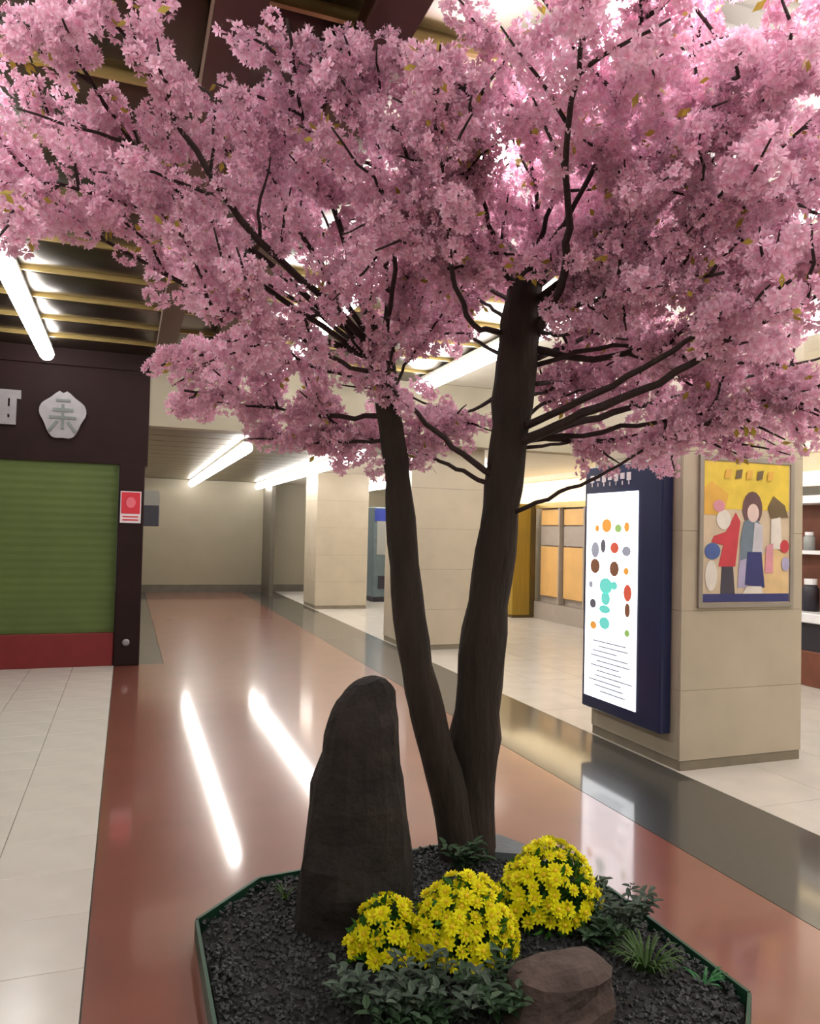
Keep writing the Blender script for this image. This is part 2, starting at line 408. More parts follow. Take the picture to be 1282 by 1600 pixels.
# ------------------------------------------------------------------ navy information kiosk on the near pillar
kx = 3.38
ks = thing('information_display', (kx, 4.6, 0.22), 'navy wall display with tall lit white screen on the near pillar', 'display')
y0k, y1k = 4.15, 5.06
obj('cabinet', B(kx-0.09, kx-0.001, y0k, y1k, 0.22, 2.02, bev=0.008), M['navy'], ks)
xf = kx - 0.0905
scr = obj('screen', B(xf-0.006, xf, 4.40, 5.02, 0.31, 1.82), M['screen'], ks)
palette = [((230, 160, 70)), ((120, 80, 60)), ((90, 90, 100)), ((110, 215, 205)), ((205, 90, 70)), ((200, 205, 215)), ((150, 190, 110))]
PM = [lit('screen_print_%d' % i, c) for i, c in enumerate(palette)]
PM[5] = lit('screen_print_5', (160, 165, 182), 0.35)
def icon(u, v, w, h, c, round_=True):
    """u measured from the near edge of the screen, v from its bottom"""
    yc, zc = 4.40 + u, 0.31 + v; n = 10 if round_ else 4
    if round_:
        poly = [(yc + w/2*math.cos(a), zc + h/2*math.sin(a)) for a in np.linspace(0, 2*math.pi, n, endpoint=False)]
    else:
        poly = [(yc-w/2, zc-h/2), (yc+w/2, zc-h/2), (yc+w/2, zc+h/2), (yc-w/2, zc+h/2)]
    obj('icon', MB().prism(poly, (xf-0.0061, 0, 0), (0, 1, 0), (0, 0, 1), (-1, 0, 0), 0.0015), PM[c], ks)
# rows of little pictures, as on the screen (left on screen = far end)
for u, v, w, h, c in ((0.36, 1.27, .12, .10, 0), (0.22, 1.25, .08, .06, 6), (0.12, 1.26, .06, .07, 0), (0.48, 1.25, .05, .05, 0),
                      (0.40, 1.12, .06, .10, 2), (0.26, 1.11, .10, .08, 4), (0.50, 1.09, .10, .12, 5), (0.12, 1.09, .10, .07, 5),
                      (0.50, 0.97, .12, .11, 1), (0.26, 0.96, .11, .11, 1), (0.12, 0.95, .06, .05, 0),
                      (0.52, 0.69, .08, .07, 2), (0.10, 0.80, .09, .12, 4), (0.10, 0.68, .06, .10, 1),
                      (0.51, 0.53, .08, .06, 0), (0.10, 0.52, .06, .05, 6), (0.55, 0.83, .05, .05, 5)):
    icon(u, v, w, h, c)
for u, v, w, h in ((0.36, 0.83, .16, .12), (0.36, 0.74, .11, .10), (0.37, 0.66, .14, .06), (0.37, 0.56, .13, .09), (0.26, 0.84, .08, .06)):
    icon(u, v, w, h, 3)
for k in range(11):
    icon(0.31 + 0.05*((k*7) % 3 - 1), 0.06 + 0.036*k, 0.30 + 0.05*((k*5) % 4), 0.010, 5, False)
for k in range(7):                                   # header lettering, unreadable strokes
    yc = 4.96 - 0.075*k
    obj('header_character', B(xf-0.004, xf, yc-0.024, yc+0.024, 1.90 + (k % 2)*0.012, 1.955), M['sign_white'], ks)
    obj('header_character', B(xf-0.004, xf, yc-0.006, yc+0.006, 1.87, 1.899), M['sign_white'], ks)

# ------------------------------------------------------------------ poster on the pillar's front
py = 4.06
po = thing('framed_poster', (3.9, py, 1.05), 'framed yellow and blue illustrated poster on the near pillar front', 'poster')
obj('sheet', B(3.53, 4.27, py-0.012, py-0.002, 1.08, 2.02), mat('poster_sheet', srgb(206, 186, 160), 0.5, var=0.12, scale=5), po)
for a in ((3.50, 3.53, 1.05, 2.05), (4.27, 4.30, 1.05, 2.05), (3.53, 4.27, 1.05, 1.08), (3.53, 4.27, 2.02, 2.05)):
    obj('frame_bar', B(a[0], a[1], py-0.022, py-0.002, a[2], a[3]), M['frame'], po)
def ell(cx, cz, rx, rz, n=16): return [(cx+rx*math.cos(a), cz+rz*math.sin(a)) for a in np.linspace(0, 2*math.pi, n, endpoint=False)]
PC = {k: mat('poster_'+k, srgb(*c), 0.5, var=0.1, scale=9) for k, c in dict(yellow=(226, 196, 74), amber=(222, 172, 76), navy=(52, 56, 112),
      red=(196, 62, 74), hair=(104, 74, 78), skin=(222, 196, 190), jacket=(110, 124, 140), shirt=(196, 192, 202), boot=(66, 62, 76),
      blue=(78, 100, 160), lilac=(172, 164, 196), tan=(222, 190, 142), pink=(214, 146, 160), white=(222, 214, 206), brown=(110, 92, 66)).items()}
layer = [0]
def pr(name, poly, c):
    layer[0] += 1
    obj(name, MB().prism(poly, (0, py-0.012-0.0003*layer[0], 0), (1, 0, 0), (0, 0, 1), (0, -1, 0), 0.0012), PC[c], po)
pr('printed_field', [(3.54, 1.78), (3.62, 1.70), (4.26, 1.70), (4.26, 2.015), (3.54, 2.015)], 'yellow')
pr('printed_field', [(3.54, 1.66), (3.70, 1.66), (3.74, 1.80), (3.60, 1.88), (3.54, 1.84)], 'amber')
pr('printed_field', [(4.0, 1.14), (4.26, 1.14), (4.26, 1.40), (4.1, 1.46), (4.0, 1.36)], 'tan')
pr('printed_band', [(3.535, 1.085), (4.265, 1.085), (4.265, 1.14), (3.535, 1.14)], 'navy')
pr('printed_figure', [(3.68, 1.14), (3.80, 1.14), (3.78, 1.34), (3.69, 1.34)], 'boot')
pr('printed_figure', [(3.66, 1.32), (3.80, 1.32), (3.84, 1.62), (3.80, 1.68), (3.72, 1.55), (3.62, 1.52), (3.60, 1.48), (3.70, 1.46)], 'red')
pr('printed_figure', ell(3.70, 1.63, 0.06, 0.065), 'white')
pr('printed_figure', ell(3.66, 1.72, 0.05, 0.04), 'pink')
pr('printed_figure', ell(3.61, 1.42, 0.065, 0.055), 'blue')
pr('printed_figure', ell(3.60, 1.26, 0.05, 0.10), 'white')
pr('printed_figure', [(3.82, 1.18), (3.90, 1.18), (3.92, 1.44), (3.84, 1.44)], 'lilac')
pr('printed_figure', ell(3.94, 1.71, 0.085, 0.115), 'hair')
pr('printed_figure', [(3.84, 1.36), (3.98, 1.40), (4.02, 1.60), (3.95, 1.66), (3.87, 1.62), (3.84, 1.50)], 'jacket')
pr('printed_figure', [(3.94, 1.40), (4.03, 1.40), (4.03, 1.60), (3.96, 1.62)], 'shirt')
pr('printed_figure', ell(3.945, 1.68, 0.05, 0.062), 'skin')
pr('printed_figure', [(3.88, 1.20), (4.05, 1.18), (4.02, 1.42), (3.90, 1.42)], 'navy')
pr('printed_figure', [(3.86, 1.14), (4.04, 1.14), (4.02, 1.19), (3.90, 1.19)], 'white')
pr('printed_figure', [(4.07, 1.72), (4.12, 1.80), (4.22, 1.74), (4.25, 1.66), (4.10, 1.65)], 'brown')
pr('printed_figure', [(4.10, 1.44), (4.20, 1.44), (4.18, 1.66), (4.10, 1.64)], 'white')
pr('printed_figure', ell(4.22, 1.46, 0.04, 0.045), 'red')
pr('printed_figure', [(4.05, 1.28), (4.12, 1.28), (4.12, 1.48), (4.06, 1.46)], 'pink')
pr('printed_figure', ell(4.23, 1.34, 0.035, 0.05), 'lilac')
for k in range(5):
    pr('printed_letter', [(3.70+0.09*k, 1.90), (3.75+0.09*k, 1.91), (3.76+0.09*k, 1.97), (3.71+0.09*k, 1.96)], 'brown' if k % 2 else 'amber')

# ------------------------------------------------------------------ shops along the side hall
wr = struct('wall_right', B(7.2, 7.4, -4.1, 18.5, 0, CEIL), M['wall'])
for j in range(11):
    y0 = -3.9 + 2.0*j
    obj('wall_panel', B(7.16, 7.199, y0, min(y0+1.99, 18.4), 2.5, CEIL-0.005), M['white_ceiling'], wr)
ss = thing('shop_window', (7.05, 11.4, 0), 'side hall shopfront with orange panels and warm lit fascia', 'shop')
obj('warm_fascia', B(7.0, 7.19, 9.2, 14.0, 2.08, 2.46), M['warm'], ss)
obj('head_rail', B(6.98, 7.19, 9.2, 12.34, 1.98, 2.075), M['gold'], ss)
obj('sill', B(6.98, 7.19, 9.2, 12.34, 0.0, 0.30), M['greypanel'], ss)
obj('back_panel', B(7.12, 7.19, 9.2, 12.34, 0.30, 1.98), M['greypanel'], ss)
for k in range(4):
    y0 = 9.25 + 0.77*k
    obj('mullion', B(6.99, 7.11, y0-0.04, y0, 0.305, 1.975), M['greypanel'], ss)
    obj('orange_panel', B(7.06, 7.11, y0+0.02, y0+0.70, 0.42, 1.30), M['orange'], ss)
    obj('grey_panel', B(7.06, 7.11, y0+0.02, y0+0.70, 1.32, 1.66), M['greypanel'], ss)
    obj('orange_panel', B(7.06, 7.11, y0+0.02, y0+0.70, 1.68, 1.95), M['orange'], ss)
pg = thing('ochre_pier', (6.8, 12.6, 0), 'mustard yellow pier beside the side hall shopfront', 'pier')
obj('shaft', B(6.55, 6.98, 12.37, 12.8, 0.04, 2.06, bev=0.01), M['ochre'], pg)
obj('edge_strip', B(6.90, 7.0, 12.35, 12.37, 0.04, 2.06), M['dk_ochre'], pg)
obj('foot', B(6.54, 6.99, 12.36, 12.81, 0, 0.04), M['dk_ochre'], pg)
# stall seen past the near pillar
st = thing('shop_stall', (6.9, 6.0, 0), 'wooden shop stall with white counter past the near pillar', 'stall')
obj('base', B(6.66, 7.15, 4.6, 6.9, 0.0, 0.36, bev=0.01), M['st_wood'], st)
obj('cabinet', B(6.7, 7.15, 4.6, 6.9, 0.36, 0.66), M['st_dark'], st)
obj('counter', B(6.58, 7.15, 4.55, 6.95, 0.66, 0.76, bev=0.01), M['st_white'], st)
obj('back_board', B(7.08, 7.15, 4.6, 6.9, 0.76, 1.9), M['st_wood'], st)
obj('shelf', B(6.85, 7.08, 4.6, 6.9, 1.36, 1.40), M['st_white'], st)
obj('canopy', B(6.7, 7.15, 4.5, 7.0, 1.9, 1.98), M['st_white'], st)
obj('light_box', B(6.75, 7.15, 4.5, 7.0, 2.08, 2.24), M['warm'], st)
obj('canopy_rail', B(6.72, 7.15, 4.5, 7.0, 1.98, 2.08), M['base'], st)
def jar(x, y_, z, h, r, m, label):
    t = thing('jar', (x, y_, z), label, 'jar', 'jars on the stall')
    obj('glass', MB().tube([(x, y_, z), (x, y_, z+h*0.7), (x, y_, z+h*0.82)], [r, r, r*0.7], 12), m, t, True)
    obj('lid', MB().tube([(x, y_, z+h*0.82), (x, y_, z+h)], [r*0.75, r*0.75], 12), M['st_white'], t)
for k in range(2, 6):
    m_ = (M['st_orange'], M['st_dark'], M['st_dark'])[k % 3]
    jar(6.84, 5.2+0.25*k, 0.76, 0.34, 0.085, m_, '%s %s jar from the near end of the white stall counter' % (ORD[k-2], 'orange' if k % 3 == 0 else 'dark'))
for k in range(1, 5):
    jar(6.97, 5.3+0.26*k, 1.40, 0.2, 0.06, (M['sign_grey'], M['st_orange'])[k % 2], '%s %s jar from the near end of the upper stall shelf' % (ORD[k-1], 'grey' if k % 2 == 0 else 'orange'))
# machine in the far side hall, just visible past the last pillar
vm = thing('vending_machine', (5.3, 15.9, 0), 'grey blue vending machine beyond the farthest pillar, mostly behind the trunk', 'machine')
obj('body', B(4.93, 5.7, 15.6, 16.3, 0.1, 2.02, bev=0.015), M['machine'], vm)
obj('window', B(5.0, 5.63, 15.585, 15.6, 1.0, 1.9), M['sign_grey'], vm)
obj('blue_header', B(4.94, 5.69, 15.58, 15.6, 1.72, 1.98), M['machine_blue'], vm)
obj('foot', B(4.95, 5.68, 15.62, 16.28, 0.0, 0.1), M['st_dark'], vm)
obj('delivery_tray', B(5.05, 5.58, 15.58, 15.6, 0.28, 0.55), M['st_dark'], vm)

# ------------------------------------------------------------------ planting bed
bedp = [(0.30, 2.05), (0.60, 1.72), (1.66, 1.72), (1.97, 2.02), (1.97, 2.80), (1.70, 3.45), (0.58, 3.33), (0.30, 3.05)]
bedp = [(x*0.957, y*0.957) for x, y in bedp]
bed = thing('planting_bed', (1.13, 2.55, 0), 'low octagonal planting bed with green edging on the red floor', 'planter')
cx, cy = 1.09, 2.46
def bed_z(x, y_):
    return 0.055 + 0.045*max(0.0, 1 - ((x-1.2)**2 + (y_-2.7)**2)/0.55)
# soil mound as rings
sv, sf = [], []
R = 10; n8 = 64
def bed_edge(a):
    d = np.array([math.cos(a), math.sin(a)]); best = 9
    for i in range(8):
        p, q = np.array(bedp[i]) - (cx, cy), np.array(bedp[(i+1) % 8]) - (cx, cy); e = q - p
        den = d[0]*e[1] - d[1]*e[0]
        if abs(den) < 1e-9: continue
        t = (p[0]*e[1] - p[1]*e[0])/den; s_ = (p[0]*d[1] - p[1]*d[0])/den
        if t > 0 and -1e-6 <= s_ <= 1+1e-6: best = min(best, t)
    return best
sv.append((cx, cy, bed_z(cx, cy)))
for r_ in range(1, R+1):
    for k in range(n8):
        a = 2*math.pi*k/n8; e = bed_edge(a)*r_/R*0.992
        x, y_ = cx + e*math.cos(a), cy + e*math.sin(a)
        sv.append((x, y_, bed_z(x, y_) if r_ < R else 0.03))
for k in range(n8): sf.append((0, 1+k, 1+(k+1) % n8))
for r_ in range(R-1):
    for k in range(n8):
        a0 = 1 + r_*n8; sf.append((a0+k, a0+n8+k, a0+n8+(k+1) % n8, a0+(k+1) % n8))
obj('soil', MB().add(sv, sf), M['soil'], bed, True)
for i in range(8):
    p, q = np.array(bedp[i]), np.array(bedp[(i+1) % 8]); t = (q-p)/np.linalg.norm(q-p); nrm = np.array([t[1], -t[0]])
    w = 0.012
    p2, q2 = p + t*0.001, q - t*0.001
    obj('edging_board', MB().prism([tuple(p2), tuple(q2), tuple(q2 + nrm*w - t*0), tuple(p2 + nrm*w)], (0, 0, 0.0),
        (1, 0, 0), (0, 1, 0), (0, 0, 1), 0.072), M['edging'], bed)
# gravel chips
gv, gf = [], []
base = np.array([(1, 0, 0), (-1, 0, 0), (0, 1, 0), (0, -1, 0), (0, 0, 1), (0, 0, -1)], float)
gfc = [(0, 2, 4), (2, 1, 4), (1, 3, 4), (3, 0, 4), (2, 0, 5), (1, 2, 5), (3, 1, 5), (0, 3, 5)]
for k in range(9000):
    a = rng.uniform(0, 2*math.pi); e = bed_edge(a)*math.sqrt(rng.uniform(0, 1))*0.985
    x, y_ = cx + e*math.cos(a), cy + e*math.sin(a)
    s_ = rng.uniform(0.006, 0.014)
    Rm = np.linalg.qr(rng.normal(size=(3, 3)))[0]
    b_ = (base*rng.uniform(0.6, 1.2, (6, 1))*s_)@Rm.T + (x, y_, bed_z(x, y_) + s_*0.35)
    n = len(gv); gv += [tuple(q) for q in b_]; gf += [tuple(i+n for i in f) for f in gfc]
tag(obj('gravel', MB().add(gv, gf), M['gravel'], bed), 'black gravel covering the bed', kind='stuff')

# ------------------------------------------------------------------ stones
def hash3(p, s=0):
    return (math.sin(p[0]*12.9898 + p[1]*78.233 + p[2]*37.719 + s*7.31)*43758.5453) % 1.0
from mathutils import noise as mnoise
def loft(sections, seg=22, amp=0.02, sc=6.0, seed=0.0):
    """sections: (cx, cy, z, rx, ry, squareness)"""
    vs_, fs_ = [], []
    for (sx, sy, z, rx, ry) in sections:
        for k in range(seg):
            a = 2*math.pi*k/seg; c_, s_ = math.cos(a), math.sin(a)
            q = (abs(c_)**2.6 + abs(s_)**2.6)**(-1/2.6)
            p = Vector((sx + rx*c_*q, sy + ry*s_*q, z))
            d = mnoise.noise(p*sc + Vector((seed, 0, 0)))*amp + mnoise.noise(p*sc*2.7 + Vector((0, seed, 0)))*amp*0.5
            vs_.append((p.x + c_*d, p.y + s_*d, p.z + d*0.6))
    ns = len(sections)
    for i in range(ns-1):
        for k in range(seg):
            k2 = (k+1) % seg; fs_.append((i*seg+k, i*seg+k2, (i+1)*seg+k2, (i+1)*seg+k))
    fs_.append(tuple(range(seg-1, -1, -1))); fs_.append(tuple((ns-1)*seg+k for k in range(seg)))
    return MB().add(vs_, fs_)
ctrl = [(0.03, 0.83, 0.235), (0.12, 0.83, 0.222), (0.3, 0.835, 0.205), (0.5, 0.845, 0.182), (0.65, 0.84, 0.155),
        (0.78, 0.835, 0.128), (0.87, 0.838, 0.10), (0.905, 0.842, 0.088), (0.925, 0.85, 0.07), (0.94, 0.862, 0.035)]
secs = []
for i in range(len(ctrl)-1):
    for t in (0, 0.5):
        a, b = ctrl[i], ctrl[i+1]; z, xc, rr = [a[j]*(1-t) + b[j]*t for j in range(3)]
        secs.append((xc, 2.74, z, rr, rr*0.72))
secs.append((ctrl[-1][1], 2.74, ctrl[-1][0], ctrl[-1][2], ctrl[-1][2]*0.7))
stn = loft(secs, 15, 0.03, 4.5, 3.0)
stn.v = [(x, y_, z + 0.35*(x-0.86)*max(0.0, (z-0.55)/0.4)) for x, y_, z in stn.v]
so = obj('standing_stone', stn, M['stone'], None, False, loc=(0.83, 2.74, 0.0))
tag(so, 'tall tapering dark standing stone left of the tree trunks', 'stone')
so2 = [(1.27, 2.05, 0.03, 0.175, 0.13), (1.275, 2.05, 0.08, 0.175, 0.135), (1.28, 2.06, 0.13, 0.165, 0.125), (1.285, 2.06, 0.175, 0.14, 0.105),
       (1.29, 2.07, 0.198, 0.10, 0.075), (1.295, 2.07, 0.206, 0.05, 0.035)]
s2 = []
for a, b in zip(so2[:-1], so2[1:]):
    for t in (0, 0.5): s2.append(tuple(a[j]*(1-t) + b[j]*t for j in range(5)))
s2.append(so2[-1])
tag(obj('boulder', loft(s2, 16, 0.03, 7.0, 9.0), M['stone2'], None, False, loc=(1.28, 2.05, 0.0)), 'low rounded brown boulder in front of the yellow flowers', 'stone')
sl = MB().prism([(1.50, 3.06), (1.66, 2.98), (1.72, 3.06), (1.66, 3.20), (1.58, 3.27), (1.49, 3.22)], (0, 0, 0.06), (1, 0, 0), (0, 1, 0), (0, 0, 1), 0.055)
tag(obj('flat_stone', sl, M['slab'], None, False, loc=(1.64, 3.2, 0.0)), 'flat pale grey stone behind the trunk base', 'stone')

# ------------------------------------------------------------------ cherry tree
D0 = 3.36
tree = thing('cherry_tree', tuple(at(722, 1345, D0)*np.array([1, 1, 0]) + np.array([0, 0, 0.05])),
             'tall artificial cherry tree with two dark trunks and masses of pink blossom', 'tree')
def spline(pts, n):
    pts = [np.array(p, float) for p in pts]; P_ = [2*pts[0]-pts[1]] + pts + [2*pts[-1]-pts[-2]]; out = []
    m = len(pts)-1
    for i in range(n+1):
        s_ = i/n*m; k = min(int(s_), m-1); t = s_-k; p0, p1, p2, p3 = P_[k:k+4]
        out.append(0.5*((2*p1) + (-p0+p2)*t + (2*p0-5*p1+4*p2-p3)*t*t + (-p0+3*p1-3*p2+p3)*t**3))
    return out
def trunk(pxs, n=26):
    pts = [at(x, y_, d) for x, y_, w, d in pxs]; rad = [w*d/F/2 for x, y_, w, d in pxs]
    pp = spline(pts, n); rr = np.interp(np.linspace(0, len(rad)-1, n+1), range(len(rad)), rad)
    rr = [r*(1 + 0.05*math.sin(i*1.7) + 0.03*math.sin(i*3.1)) for i, r in enumerate(rr)]
    obj('trunk', MB().tube(pp, rr, 14, True, 0.05), M['bark'], tree, True)
trunk([(722, 1362, 62, 3.34), (704, 1250, 58, 3.33), (672, 1130, 54, 3.33), (645, 1000, 52, 3.34), (630, 850, 47, 3.36), (620, 730, 40, 3.38), (607, 640, 38, 3.38), (598, 548, 40, 3.38)])
trunk([(736, 1358, 76, 3.40), (738, 1230, 76, 3.42), (745, 1120, 76, 3.43), (756, 1000, 70, 3.44), (772, 880, 62, 3.43), (785, 780, 58, 3.42), (795, 690, 60, 3.40), (806, 590, 64, 3.38), (815, 500, 62, 3.38), (826, 402, 48, 3.38)])

clusters = []      # (position, direction, size)
branch_n = [0]
def jitter_path(p0, p1, n, amp):
    d = p1 - p0; L_ = np.linalg.norm(d); out = []
    off = np.zeros(3)
    for i in range(n+1):
        t = i/n; off = off*0.6 + rng.normal(size=3)*amp*L_*0.5
        out.append(p0 + d*t + off*math.sin(math.pi*min(1, t*1.2))*(0 if i in (0,) else 1))
    return out
def add_branch(pxs, r0, nsub=7, dens=1.0, bloom_from=0.28, sublen=(0.28, 0.55), up=0.25):
    """a main limb through readings (x, y, depth); carries side twigs and blossom clusters"""
    pts = spline([at(*q) for q in pxs], 18)
    pts = [p + rng.normal(size=3)*0.004*(i > 1) for i, p in enumerate(pts)]
    for p in pts: p[2] = min(p[2], CEIL-0.16)
    mb = MB(); n = len(pts)
    mb.tube(pts, [max(0.006, r0*(1 - 0.78*i/(n-1))) for i in range(n)], 7, True, 0.08)
    for s_ in range(nsub):
        t = bloom_from + (1-bloom_from)*(s_+rng.uniform(0, 1))/nsub
        i = min(int(t*(n-1)), n-2); p0 = pts[i]
        dr = pts[i+1]-pts[i]; dr /= np.linalg.norm(dr)
        rd = rng.normal(size=3); rd -= dr*(rd@dr); rd /= np.linalg.norm(rd)
        v = dr*0.6 + rd*0.85 + np.array([0, 0, up]); v /= np.linalg.norm(v)
        p1 = p0 + v*rng.uniform(*sublen)
        p1[2] = min(p1[2], CEIL-0.14)
        tw = jitter_path(p0, p1, 6, 0.05)
        mb.tube(tw, [0.0075, 0.007, 0.006, 0.0055, 0.005, 0.004, 0.003], 5)
        k = max(3, int(np.linalg.norm(p1-p0)/0.058*dens))
        for j in range(k):
            tt = 0.18 + 0.85*(j+rng.uniform(-0.3, 0.3))/k; ii = min(max(tt, 0), 0.999)*6; a = int(ii); q = tw[a]*(1-(ii-a)) + tw[a+1]*(ii-a)
            clusters.append((q + rng.normal(size=3)*0.028, v, rng.uniform(0.75, 1.2)))
    m_ = int(14*dens)
    for j in range(m_):
        t = bloom_from + (1.02-bloom_from)*(j+rng.uniform(0, 1))/m_
        ii = min(t, 0.999)*(n-1); a = int(ii); q = pts[a]*(1-(ii-a)) + pts[a+1]*(ii-a)
        clusters.append((q + rng.normal(size=3)*0.035, pts[a+1]-pts[a], rng.uniform(0.75, 1.2)))
    o = obj('branch', mb, M['twig'], tree, True); branch_n[0] += 1
    return o

# limbs of the right trunk
add_branch([(806, 695, 3.38), (900, 650, 3.15), (1030, 598, 2.85), (1140, 530, 2.6), (1300, 448, 2.3)], 0.024, 4, 0.4, 0.6, (0.15, 0.3))
add_branch([(812, 670, 3.38), (920, 620, 3.1), (1030, 560, 2.8), (1130, 500, 2.55), (1240, 440, 2.35)], 0.018, 4, 0.4, 0.65, (0.15, 0.3))
add_branch([(812, 690, 3.38), (960, 645, 3.5), (1100, 610, 3.6), (1310, 550, 3.7)], 0.02, 7, 0.9, 0.4)
add_branch([(830, 545, 3.38), (940, 560, 3.3), (1060, 520, 3.1), (1180, 460, 2.9), (1300, 380, 2.75)], 0.018, 7, 1.0, 0.35)
add_branch([(806, 800, 3.38), (880, 768, 3.25), (950, 735, 3.15), (1040, 685, 3.05), (1120, 655, 3.0)], 0.011, 3, 0.5, 0.6, (0.15, 0.25))
add_branch([(815, 680, 3.40), (960, 690, 3.6), (1140, 672, 3.8), (1310, 665, 3.9)], 0.014, 6, 0.7, 0.45, (0.2, 0.4))
add_branch([(838, 525, 3.38), (880, 440, 3.0), (888, 350, 2.7), (884, 240, 2.4), (902, 100, 2.1), (918, -30, 1.9)], 0.019, 5, 0.5, 0.55, (0.18, 0.35))
add_branch([(785, 520, 3.38), (735, 500, 3.1), (702, 390, 2.85), (690, 240, 2.6), (668, 90, 2.4)], 0.014, 6, 0.6, 0.55, (0.18, 0.35))
add_branch([(835, 430, 3.38), (920, 380, 3.3), (985, 290, 3.1), (1040, 180, 2.8), (1100, 30, 2.4)], 0.016, 8, 1.0, 0.3)
add_branch([(826, 405, 3.38), (840, 320, 3.2), (815, 180, 2.9), (770, 40, 2.6)], 0.014, 7, 1.0, 0.2)
add_branch([(840, 480, 3.38), (960, 420, 3.2), (1110, 320, 3.0), (1220, 230, 2.8), (1320, 140, 2.6)], 0.016, 9, 1.0, 0.25)
add_branch([(838, 450, 3.38), (980, 330, 2.9), (1090, 200, 2.55), (1180, 60, 2.25)], 0.015, 9, 1.0, 0.25)
add_branch([(840, 500, 3.38), (960, 470, 3.6), (1080, 380, 3.8), (1230, 330, 3.9)], 0.014, 9, 1.0, 0.25)
add_branch([(830, 420, 3.38), (900, 330, 3.7), (980, 230, 3.9), (1050, 200, 4.0)], 0.014, 9, 1.0, 0.25)
add_branch([(815, 410, 3.38), (760, 330, 3.7), (740, 270, 3.9), (680, 230, 4.0)], 0.014, 8, 1.0, 0.25)
add_branch([(840, 560, 3.40), (930, 520, 3.8), (1040, 470, 4.2), (1180, 440, 4.5)], 0.014, 7, 0.9, 0.3)
add_branch([(830, 430, 3.36), (930, 260, 2.8), (980, 120, 2.4), (1010, -20, 2.1)], 0.013, 8, 1.0, 0.3)
add_branch([(840, 470, 3.36), (1010, 380, 2.9), (1150, 330, 2.6), (1310, 260, 2.35)], 0.013, 9, 1.0, 0.3)
add_branch([(835, 470, 3.36), (1060, 300, 2.8), (1200, 150, 2.4), (1290, 60, 2.2)], 0.013, 8, 1.0, 0.35)
add_branch([(775, 748, 3.38), (700, 690, 3.35), (640, 635, 3.3), (560, 545, 3.25), (490, 430, 3.1)], 0.016, 6, 0.8, 0.5)
add_branch([(772, 760, 3.40), (700, 725, 3.45), (600, 690, 3.5), (480, 665, 3.6)], 0.012, 6, 0.9, 0.45, (0.2, 0.35))
add_branch([(790, 610, 3.40), (740, 640, 3.7), (690, 640, 4.0), (600, 600, 4.3)], 0.011, 4, 0.6, 0.5, (0.2, 0.3))
add_branch([(800, 450, 3.36), (760, 330, 3.0), (740, 200, 2.7), (730, 130, 2.6)], 0.012, 6, 0.9, 0.35)
add_branch([(812, 480, 3.38), (740, 440, 3.7), (670, 420, 4.0), (610, 380, 4.1)], 0.012, 8, 1.0, 0.3)
add_branch([(838, 500, 3.38), (900, 440, 3.8), (960, 400, 4.0), (1020, 340, 4.1)], 0.012, 8, 1.0, 0.3)
add_branch([(832, 450, 3.38), (880, 390, 3.8), (920, 320, 4.0), (890, 260, 4.0)], 0.012, 8, 1.0, 0.25)
add_branch([(798, 560, 3.38), (740, 530, 3.8), (690, 490, 4.2), (620, 470, 4.4)], 0.011, 6, 0.9, 0.35)
add_branch([(838, 600, 3.38), (920, 590, 3.8), (1000, 560, 4.2), (1090, 540, 4.5)], 0.011, 7, 0.9, 0.35)
add_branch([(840, 500, 3.36), (930, 470, 3.0), (1020, 440, 2.8), (1130, 430, 2.65)], 0.012, 8, 1.0, 0.35)
add_branch([(800, 440, 3.36), (740, 380, 3.1), (690, 330, 2.9), (630, 320, 2.8)], 0.012, 8, 1.0, 0.35)
add_branch([(840, 570, 3.38), (960, 540, 3.2), (1080, 560, 3.0), (1220, 570, 2.9)], 0.012, 7, 0.9, 0.4)
add_branch([(815, 690, 3.38), (1000, 665, 3.2), (1130, 640, 3.0), (1300, 600, 2.85)], 0.013, 8, 0.9, 0.5, (0.15, 0.32))
add_branch([(830, 420, 3.36), (870, 300, 3.0), (930, 220, 2.8), (960, 180, 2.7)], 0.012, 8, 1.0, 0.3)
add_branch([(835, 410, 3.36), (860, 380, 3.2), (900, 370, 3.05), (960, 360, 2.95)], 0.010, 7, 1.1, 0.15, (0.18, 0.35))
add_branch([(812, 420, 3.36), (780, 390, 3.2), (750, 410, 3.1), (700, 420, 3.0)], 0.010, 6, 1.1, 0.25, (0.18, 0.32))
add_branch([(840, 470, 3.36), (880, 460, 3.2), (930, 440, 3.1), (980, 470, 3.0)], 0.010, 7, 1.1, 0.2, (0.18, 0.32))
add_branch([(842, 520, 3.38), (900, 520, 3.5), (960, 500, 3.6), (1020, 510, 3.7)], 0.010, 7, 1.0, 0.2, (0.18, 0.32))
add_branch([(828, 405, 3.40), (815, 350, 3.6), (800, 300, 3.75), (780, 260, 3.8)], 0.010, 8, 1.1, 0.1, (0.2, 0.4))
add_branch([(795, 500, 3.40), (750, 470, 3.6), (700, 450, 3.8), (660, 460, 4.0)], 0.010, 7, 1.0, 0.3, (0.2, 0.35))
add_branch([(620, 715, 3.40), (650, 690, 3.5), (690, 670, 3.6), (735, 660, 3.7)], 0.008, 5, 1.0, 0.3, (0.12, 0.22))
add_branch([(610, 620, 3.38), (640, 560, 3.5), (690, 510, 3.6), (730, 490, 3.7)], 0.009, 5, 0.9, 0.35, (0.15, 0.28))
add_branch([(812, 660, 3.40), (870, 620, 3.6), (930, 610, 3.8), (1000, 620, 4.0)], 0.010, 6, 0.9, 0.3, (0.15, 0.3))
add_branch([(604, 560, 3.40), (640, 500, 3.3), (650, 420, 3.2), (690, 380, 3.1)], 0.010, 6, 1.0, 0.3, (0.18, 0.32))
